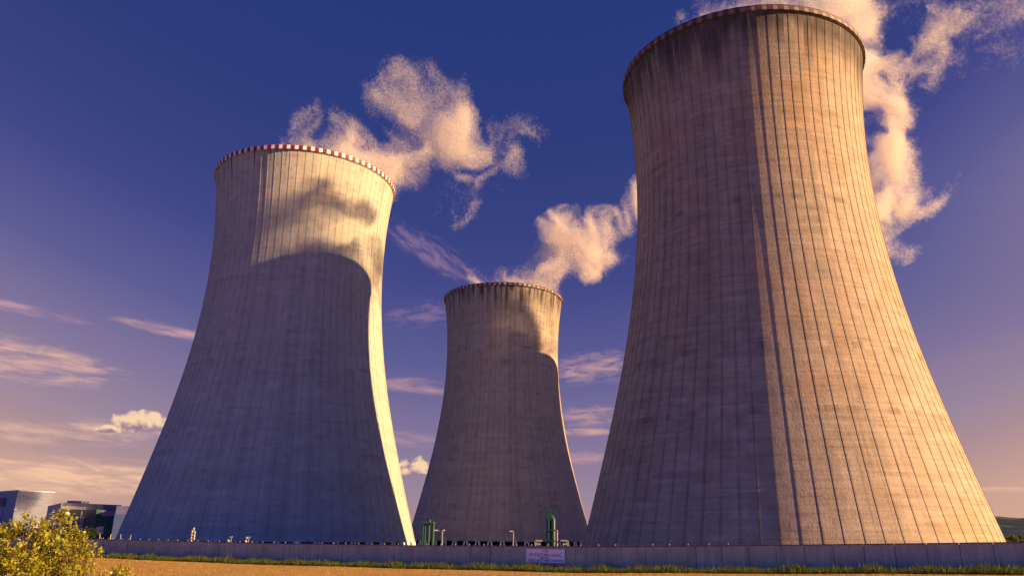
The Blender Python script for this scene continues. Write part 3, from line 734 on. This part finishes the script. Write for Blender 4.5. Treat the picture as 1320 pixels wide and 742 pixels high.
def rose_bush(name, Y0, clumps, roots, label, nflower):
    rx = sum(at(q, 742, Y0).x for q in roots)/len(roots)
    root = empty(name, (rx, Y0, field_z(rx, Y0))); tag(root, label, 'bush'); inv = -Vector(root.location)
    bl = bmesh.new(); bb = bmesh.new(); u = Y0/963.
    tips = []
    starts = []
    for q in roots:
        for k in range(3):
            p = at(q + random.uniform(-5, 5), 742, Y0 + random.uniform(-.3, .3)); starts.append(Vector((p.x, p.y, field_z(p.x, p.y)-.03)))
    for (px, py, r) in clumps:
        Yc = Y0 + random.uniform(-.45, .45); c = at(px, py, Yc); rr = r*u*(.74 if py < 700 else .95)
        st = min(starts, key=lambda s_: abs(s_.x - c.x) + random.uniform(0, .3))
        mid = lerp(st, c, .55) + Vector((random.uniform(-.1, .1), random.uniform(-.1, .1), .1))
        pts = [st, lerp(st, mid, .5) + rv()*.02, mid, lerp(mid, c, .5) + rv()*.02 + Vector((0, 0, .03)), c, c + Vector((random.uniform(-.5, .5)*rr, random.uniform(-.5, .5)*rr, rr*.7))]
        tube(bb, [p + inv for p in pts], [.013, .011, .009, .007, .005, .002], 5)
        nsp = max(8, int(r*r*.17))
        for k in range(nsp):
            v = rv().normalized()*rr*random.random()**.45; v.z *= .95; q0 = c + v
            sd = (v.normalized() + rv()*.5 + Vector((0, 0, .5))).normalized(); ln = random.uniform(.05, .10)
            if k % 3 == 0: tube(bb, [lerp(c, q0, .25) + inv, q0 + inv, q0 + sd*ln + inv], [.003, .002, .001], 3)
            side = sd.cross(rv()).normalized()
            for j in range(7):                                   # a rose leaf: three pairs and one at the end
                f = (j//2+1)/4.; base = q0 + sd*ln*f; sg = 1 if j % 2 else -1
                dr = sd if j == 6 else (sd*.45 + side*sg)
                nrm = (Vector((0, 0, 1)) + rv()*.55).normalized()
                add_leaf(bl, base + inv, dr + rv()*.15, nrm, random.uniform(.026, .045), random.uniform(.018, .030))
        tips.append((c, rr))
    fin(bb, 'branches', M_roseb, root, smooth=60); fin(bl, 'foliage', M_rose, root)
    fl = bmesh.new()
    for k in range(5):
        a = 2*math.pi*k/5; d = Vector((math.cos(a), math.sin(a), .35)); s_ = Vector((-math.sin(a), math.cos(a), 0))
        vs = [fl.verts.new(p) for p in (Vector((0, 0, 0)), d*.016 + s_*.011, d*.027 + s_*.009, d*.029, d*.027 - s_*.009, d*.016 - s_*.011)]
        fl.faces.new(vs)
    FM = bpy.data.meshes.new('blossom'); fl.to_mesh(FM); fl.free(); FM.materials.append(M_petal)
    for k in range(nflower):
        c, rr = random.choice(tips); o = bpy.data.objects.new('blossom', FM); C.objects.link(o); o.parent = root
        v = rv().normalized(); v.y = -abs(v.y)*.9; p = c + v*rr*.95 + inv
        o.location = p; o.rotation_euler = (v + Vector((.3, -.3, .3))).to_track_quat('Z', 'Y').to_euler(); o.scale = [random.uniform(.5, .85)]*3
    return root
rose_bush('wild_rose_bush', 9.2, [
 (12,683,12),(3,695,12),(9,704,13),(-8,700,16),(40,669,8),(48,679,12),(31,682,8),(53,679,8),(61,686,12),(75,696,12),(53,703,12),(66,706,15),(83,666,9),(90,672,6),(77,673,5),
 (100,688,12),(108,698,8),(98,705,13),(91,718,15),(112,713,8),(123,711,4),(47,712,12),(27,719,13),(8,724,15),(-10,725,18),(40,730,17),(56,722,15),(76,732,17),(104,731,13),
 (10,745,20),(-12,750,20),(51,746,20),(91,748,17),(113,742,7),(35,750,18),(71,752,18)],
 [-5, 20, 45, 75, 100], 'wild rose bush with yellow green leaves and small white blossoms, at the lower left corner', 44)
rose_bush('rose_shoot', 8.6, [(143,740,6),(157,741,5),(150,746,7),(136,748,6),(164,748,5)], [150], 'low sprig of rose leaves right of the big bush, cut by the lower edge', 4)

# coarse grass at the foot of the wall
def tuft_fn(t, b):
    r = t.new('ShaderNodeNewGeometry').outputs['Random Per Island']
    c = t.ramp(r, [(0, (.035, .065, .012)), (.45, (.075, .12, .018)), (.8, (.15, .16, .025)), (1, (.30, .24, .06))])
    t.l.new(c, b.inputs['Base Color'])
    tl = t.new('ShaderNodeBsdfTranslucent'); t.l.new(c, tl.inputs[0]); mx = t.new('ShaderNodeMixShader'); mx.inputs[0].default_value = .35
    out = [n for n in t.n if n.type == 'OUTPUT_MATERIAL'][0]
    t.l.new(b.outputs[0], mx.inputs[1]); t.l.new(tl.outputs[0], mx.inputs[2]); t.l.new(mx.outputs[0], out.inputs[0])
M_tuft = mat('coarse_grass', (.05, .09, .02), .7, 0, tuft_fn, .2)
def blades(name, items, m, label, cat):
    """items: (x, y, z, height, width, lean vector)"""
    co = []; 
    for (x, y, z, h, w, lx, ly) in items:
        a = random.uniform(0, math.pi); cx, sy = math.cos(a)*w/2, math.sin(a)*w/2
        co += [(x-cx, y-sy, z), (x+cx, y+sy, z), (x+cx*.6+lx*.4, y+sy*.6+ly*.4, z+h*.6), (x+lx, y+ly, z+h), (x-cx*.6+lx*.4, y-sy*.6+ly*.4, z+h*.6)]
    n = len(items); me = bpy.data.meshes.new(name)
    me.vertices.add(n*5); me.loops.add(n*5); me.polygons.add(n)
    me.vertices.foreach_set('co', np.array(co, np.float32).ravel()); me.loops.foreach_set('vertex_index', np.arange(n*5, dtype=np.int32))
    me.polygons.foreach_set('loop_start', np.arange(0, n*5, 5, dtype=np.int32)); me.update()
    o = link(name, me, m); tag(o, label, cat, None, 'stuff'); return o
it = []
for k in range(42000):
    sv = random.uniform(0, WLEN); q = .25 + 3.4*random.random()**.8; p = wpt(sv, q)
    cl = .5 + .5*math.sin(sv*.9 + 2*math.sin(sv*.23)) * math.sin(sv*.31+1)
    h = (.42 + .75*cl*random.random() + .25*random.random()) * (1 if q < 3.0 else .7)
    if random.random() < .02: h += .4
    it.append((p.x, p.y, field_z(p.x, p.y)-.03, h, random.uniform(.03, .08), random.gauss(0, .13), random.gauss(0, .13)))
blades('verge_grass', it, M_tuft, 'strip of rough green grass along the foot of the wall', 'grass')
def stub_fn(t, b):
    r = t.new('ShaderNodeNewGeometry').outputs['Random Per Island']
    t.l.new(t.ramp(r, [(0, (.38, .22, .052)), (.6, (.42, .25, .065)), (1, (.46, .29, .09))]), b.inputs['Base Color'])
M_stub = mat('ripe_stalks', (.55, .33, .1), .8, 0, stub_fn, .15)
it = []
while len(it) < 60000:
    sv = random.uniform(20, WLEN-5); q = 3.0 + random.random()**1.2*58; p = wpt(sv, q)
    if random.random() < .35 + .65*abs(math.sin(q*2.1)): it.append((p.x, p.y, field_z(p.x, p.y)-.02, random.uniform(.05, .12), random.uniform(.04, .07), random.gauss(0, .07), random.gauss(0, .07)))
blades('ripe_crop', it, M_stub, 'short ochre crop stalks covering the field', 'crop')

# trees: tapered trunk with limbs, crown of leaf sprays
M_bark = weathered('bark', (.07, .05, .035), .95, .3, 3)
M_tleaf = leaf_mat('tree_leaf', (.13, .15, .03), (.22, .20, .04), .3)
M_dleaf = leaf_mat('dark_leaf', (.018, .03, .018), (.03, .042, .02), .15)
def tree(px, Y, top, width, label, m, group, n=900, ls=.5, cat='tree', z=None, name='broadleaf_tree'):
    b0 = base_at(px, Y)
    if z is not None: b0.z = z
    h = zz(px, top, Y) - b0.z; w = width*Y/963./2
    root = empty(name, b0); tag(root, label, cat, group)
    bm = bmesh.new(); tube(bm, [(0, 0, -.3), (.1, 0, h*.35), (0, .1, h*.8)], [h*.03+.05, h*.02+.03, .04], 7)
    lobes = []
    for k in range(9):
        a = random.uniform(0, 2*math.pi); rr = random.uniform(.25, .62)*w; hz = random.uniform(.30, .86)*h
        c = Vector((math.cos(a)*rr, math.sin(a)*rr, hz)); lobes.append((c, w*random.uniform(.28, .5)))
        tube(bm, [(0, 0, hz*.55), tuple(lerp(Vector((0, 0, hz*.6)), c, .6)), tuple(c)], [h*.012+.02, h*.008+.015, .01], 5)
    lobes.append((Vector((0, 0, h*.86)), w*.36))
    fin(bm, 'trunk', M_bark, root, smooth=60)
    bm = bmesh.new()
    for k in range(n):
        c, r = random.choice(lobes); v = rv().normalized()*r*random.random()**.4; v.z *= .8; p = c + v
        if p.z < h*.12: p.z = h*.12 + random.random()*h*.1
        add_leaf(bm, p, rv(), (v.normalized() + rv()*.5 + Vector((0, 0, .4))).normalized(), ls*random.uniform(.6, 1.3), ls*random.uniform(.5, .9))
    fin(bm, 'crown', m, root); return root
RT = [(1283, 560, 691, 10, 'rounded green tree just right of the foot of the nearest tower'), (1291, 520, 687.5, 12, 'sunlit yellowish tree second from the foot of the nearest tower'), (1299, 570, 690, 10, 'low tree between two taller ones beyond the right end of the wall'),
      (1306, 540, 685.5, 13, 'tallest tree of the row beyond the right end of the wall'), (1316, 520, 687, 13, 'tree cut by the right edge, beyond the wall'), (1311, 600, 691, 9, 'small tree at the back of the row beyond the wall, near the right edge')]
for px, Y, top, wd, lab in RT: tree(px, Y, top, wd, lab, M_tleaf, 'trees beyond the right end of the wall', 900, .9)
tree(162, 620, 648.5, 15, 'treetop showing over the blue block, beside the leftmost tower', M_tleaf, None, 1200, .8)
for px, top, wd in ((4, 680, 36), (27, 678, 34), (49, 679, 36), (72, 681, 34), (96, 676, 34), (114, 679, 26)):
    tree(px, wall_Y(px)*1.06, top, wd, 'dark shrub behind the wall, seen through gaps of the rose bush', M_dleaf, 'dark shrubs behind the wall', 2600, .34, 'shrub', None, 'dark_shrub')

# ------------------------------------------------------------------ steam
def vnoise(p, seed):
    """smooth value noise in 0..1 for an array of points n x 3"""
    i = np.floor(p).astype(np.int64); f = p - i
    f = f*f*f*(f*(f*6-15)+10)
    def hsh(x, y, z):
        h = (x*374761393 + y*668265263 + z*2147483647 + seed*1274126177) & 0xffffffff
        h = ((h ^ (h >> 13)) * 1274126177) & 0xffffffff
        h = ((h ^ (h >> 16)) * 2246822519) & 0xffffffff
        return ((h ^ (h >> 15)) & 0xffffff) / 16777215.0
    r = 0
    for dx in (0, 1):
        for dy in (0, 1):
            for dz in (0, 1):
                w = (f[:, 0] if dx else 1-f[:, 0])*(f[:, 1] if dy else 1-f[:, 1])*(f[:, 2] if dz else 1-f[:, 2])
                r = r + w*hsh(i[:, 0]+dx, i[:, 1]+dy, i[:, 2]+dz)
    return r
def fbm(p, seed, octs, rough=.55):
    r = 0; a = 1; n = 0; q = p.copy()
    for o in range(octs):
        r = r + a*vnoise(q, seed+o*7); n += a; a *= rough
        q = q*2.03 + 11.3
    return r/n
VEIL = .014
def steam_fn(alpha):
    def fn(t, b):
        t.n.remove(b); out = [n for n in t.n if n.type == 'OUTPUT_MATERIAL'][0]
        df = t.new('ShaderNodeBsdfDiffuse'); tl = t.new('ShaderNodeBsdfTranslucent')
        for n in (df, tl): n.inputs[0].default_value = (.995, .90, .81, 1)
        m1 = t.new('ShaderNodeMixShader'); m1.inputs[0].default_value = .5; t.l.new(df.outputs[0], m1.inputs[1]); t.l.new(tl.outputs[0], m1.inputs[2])
        if alpha < 1:
            tr = t.new('ShaderNodeBsdfTransparent'); m2 = t.new('ShaderNodeMixShader'); m2.inputs[0].default_value = alpha
            t.l.new(tr.outputs[0], m2.inputs[1]); t.l.new(m1.outputs[0], m2.inputs[2]); m1 = m2
        t.l.new(m1.outputs[0], out.inputs[0])
    return fn
M_steam = mat('steam_droplets', (1, 1, 1), 1, 0, steam_fn(1.0))
M_veil = mat('steam_veil', (1, 1, 1), 1, 0, steam_fn(VEIL))
def plume(origin, raw, sigma, seed, label, warp=1.0, erode=1.0, fine=1.0, cell=1.1, size=.13, veil=1.3, extra=()):
    """a cloud of very many tiny drifting wisps, thick where the steam is thick"""
    o0 = Vector(origin); rng = np.random.default_rng(seed)
    B = []
    for (px, py, Y, r, w) in raw:
        p = at(px, py, Y) - o0; B.append((p.x, p.y, p.z, r, w))
    B += list(extra)
    B = np.array(B)
    lo = (B[:, :3] - B[:, 3:4]*1.0 - 9).min(0); hi = (B[:, :3] + B[:, 3:4]*1.0 + 9).max(0)
    n = np.ceil((hi-lo)/cell).astype(int)
    g = np.stack(np.meshgrid(*[np.arange(k) for k in n], indexing='ij'), -1).reshape(-1, 3)*cell + lo
    near = np.zeros(len(g), bool)
    for x, y, z, r, w in B: near |= ((g - (x, y, z))**2).sum(1) < (r+9)**2
    g = g[near]; p = g + rng.random(g.shape)*cell
    def vec(q, s, sd): return np.stack([fbm(q*s, seed*101+sd+k*31, 2) for k in range(3)], 1) - .5
    W = p + vec(p, .035*fine, 1)*30*warp
    W = W + vec(W, .085*fine, 2)*19*warp
    W = W + vec(W, .30*fine, 3)*6.0*warp
    tot = np.zeros(len(p))
    for x, y, z, r, w in B:
        q = 1 - ((W - (x, y, z))**2).sum(1)/r**2
        tot = np.maximum(tot, np.clip(q, 0, 1)*w)
    nn = (fbm(W*.07*fine + seed*5, seed*13+5, 6, .58) - .5)*2.6 + .5
    f = (nn - (1.0 - 1.25*erode*tot) + .10)/1.0
    f = np.clip(f, 0, 1)**1.5
    f = f*np.clip(tot/.15, 0, 1)
    core = np.clip((f - .36)/.4, 0, 1); core = core*core*(3-2*core)   # thick steam: specks; thin steam: faint wide veils
    def scatter(dens, area):
        cnt = rng.poisson(dens*sigma/(.5*.433*area)*cell**3)
        return np.repeat(g, cnt, 0) + rng.random((cnt.sum(), 3))*cell
    Pc, Pv = scatter(f*core, size**2), scatter(f*(1-core), VEIL*veil**2)
    P = np.concatenate([Pc, Pv]); N = len(P)
    a = rng.normal(size=(N, 3)); a /= np.linalg.norm(a, axis=1, keepdims=True)
    b = np.cross(a, rng.normal(size=(N, 3))); b /= np.linalg.norm(b, axis=1, keepdims=True)
    sz = np.where(np.arange(N) < len(Pc), size, veil)[:, None]*(.6 + .8*rng.random((N, 1)))
    v = np.empty((N, 3, 3))
    for k in range(3):
        th = 2*math.pi*k/3; v[:, k] = P + (a*math.cos(th) + b*math.sin(th))*sz*.577
    me = bpy.data.meshes.new('steam_plume')
    me.vertices.add(N*3); me.loops.add(N*3); me.polygons.add(N)
    me.vertices.foreach_set('co', v.reshape(-1).astype(np.float32))
    me.loops.foreach_set('vertex_index', np.arange(N*3, dtype=np.int32))
    me.polygons.foreach_set('loop_start', np.arange(0, N*3, 3, dtype=np.int32))
    me.polygons.foreach_set('material_index', (np.arange(N) >= len(Pc)).astype(np.int32))
    me.update()
    o = link('steam_plume', me, [M_steam, M_veil], None, o0)
    tag(o, label, 'steam plume', 'steam plumes of the cooling towers')
    print('PLUME', seed, len(Pc), len(Pv))
    return o
# (px, py, distance, radius m, weight)
plume((-77.27, 268.93, 133), [
    (420, 215, 270, 15, 1.0), (470, 225, 278, 15, 1.0), (393, 172, 275, 13, .92), (388, 192, 275, 12, .95), (455, 200, 275, 15, 1.0), (500, 213, 278, 17, 1.1),
    (530, 188, 280, 18, 1.05), (550, 168, 282, 17, 1.0), (515, 140, 280, 12, .85), (545, 133, 282, 13, .85), (580, 126, 284, 12, .85), (570, 158, 284, 15, .9), (592, 183, 284, 13, .8), (575, 208, 284, 11, .7),
    (640, 183, 288, 12, .68), (662, 173, 290, 9, .6), (628, 213, 290, 9, .64), (614, 225, 290, 8, .58), (602, 262, 290, 8, .50), (566, 235, 288, 9, .46)],
    .135, 1, 'broad ragged steam plume drifting off the leftmost tower', erode=.9, extra=[(-9, 8, 0, 17, .95), (6, 10, 3, 18, 1.0), (2, -4, -3, 17, .9), (0, 14, 9, 15, .9)], size=.09, veil=1.0)
plume((-4.7, 414.94, 133), [
    (668, 385, 418, 15, 1.1), (688, 372, 422, 17, 1.2), (706, 358, 424, 18, 1.25), (718, 340, 426, 18, 1.25), (734, 322, 428, 18, 1.2), (756, 312, 430, 15, 1.0),
    (690, 340, 424, 11, .8), (770, 326, 430, 10, .75), (782, 305, 432, 11, .8), (800, 292, 434, 11, .8), (816, 276, 436, 12, .85), (840, 262, 440, 12, .8), (870, 240, 440, 14, .8)],
    .115, 2, 'compact bright steam plume on the farthest tower, blowing behind the big right tower', extra=[(-9, 8, 0, 17, .95), (6, 10, 3, 18, 1.0), (2, -4, -3, 17, .9), (0, 14, 9, 15, .9)])
plume((63.79, 193.77, 133), [
    (985, 55, 184, 16, .95), (1045, 40, 189, 17, .92), (1075, 55, 194, 14, .92), (1095, 20, 197, 13, .85), (1060, -10, 194, 16, .85), (1120, -20, 201, 14, .85), (965, 12, 189, 9, .72),
    (1125, 35, 204, 9, .72), (1170, 5, 207, 12, .72), (1210, 45, 211, 11, .64), (1250, 15, 213, 12, .64), (1290, 5, 217, 11, .62), (1195, 80, 211, 8, .55), (1275, 65, 215, 8, .55), (1310, 40, 217, 8, .5)],
    .13, 3, 'steam plume on the nearest tower, spreading out of the top of the picture', extra=[(-9, 6, -3, 16, .9), (6, 12, 0, 16, 1.0), (2, -4, -5, 17, .9), (7, 19, 3, 14, 1.3), (9, 33, 9, 11, 1.2), (0, 5, 3, 14, 1.1), (-1, 2, 24, 11, .8), (-6, 6, 20, 9, .8)], warp=.8, fine=1.35, size=.09, veil=1.0)
plume((137.4, 344.0, 133), [
    (1155, 205, 342, 15, 1.15), (1150, 255, 341, 15, 1.15), (1172, 240, 343, 13, 1.0), (1075, 330, 326, 18, 1.2), (1110, 290, 328, 18, 1.2), (1122, 240, 330, 18, 1.3), (1135, 195, 332, 18, 1.3), (1135, 145, 334, 18, 1.2), (1115, 100, 336, 18, 1.1), (1105, 55, 338, 17, 1.0),
    (1160, 230, 334, 13, .95), (1170, 108, 338, 10, .85), (1195, 108, 340, 8, .72), (1160, 280, 332, 12, .8), (1186, 264, 336, 9, .6), (1225, 244, 342, 6, .5), (1150, 305, 330, 8, .7)],
    .16, 4, 'tall bright steam plume rising behind the right flank of the nearest tower', extra=[(-9, 0, 0, 15, .95), (2, 0, 2, 16, 1.0), (0, -4, 12, 15, 1.2), (-4, -12, 26, 13, 1.2), (2, -14, 38, 11, 1.0)])
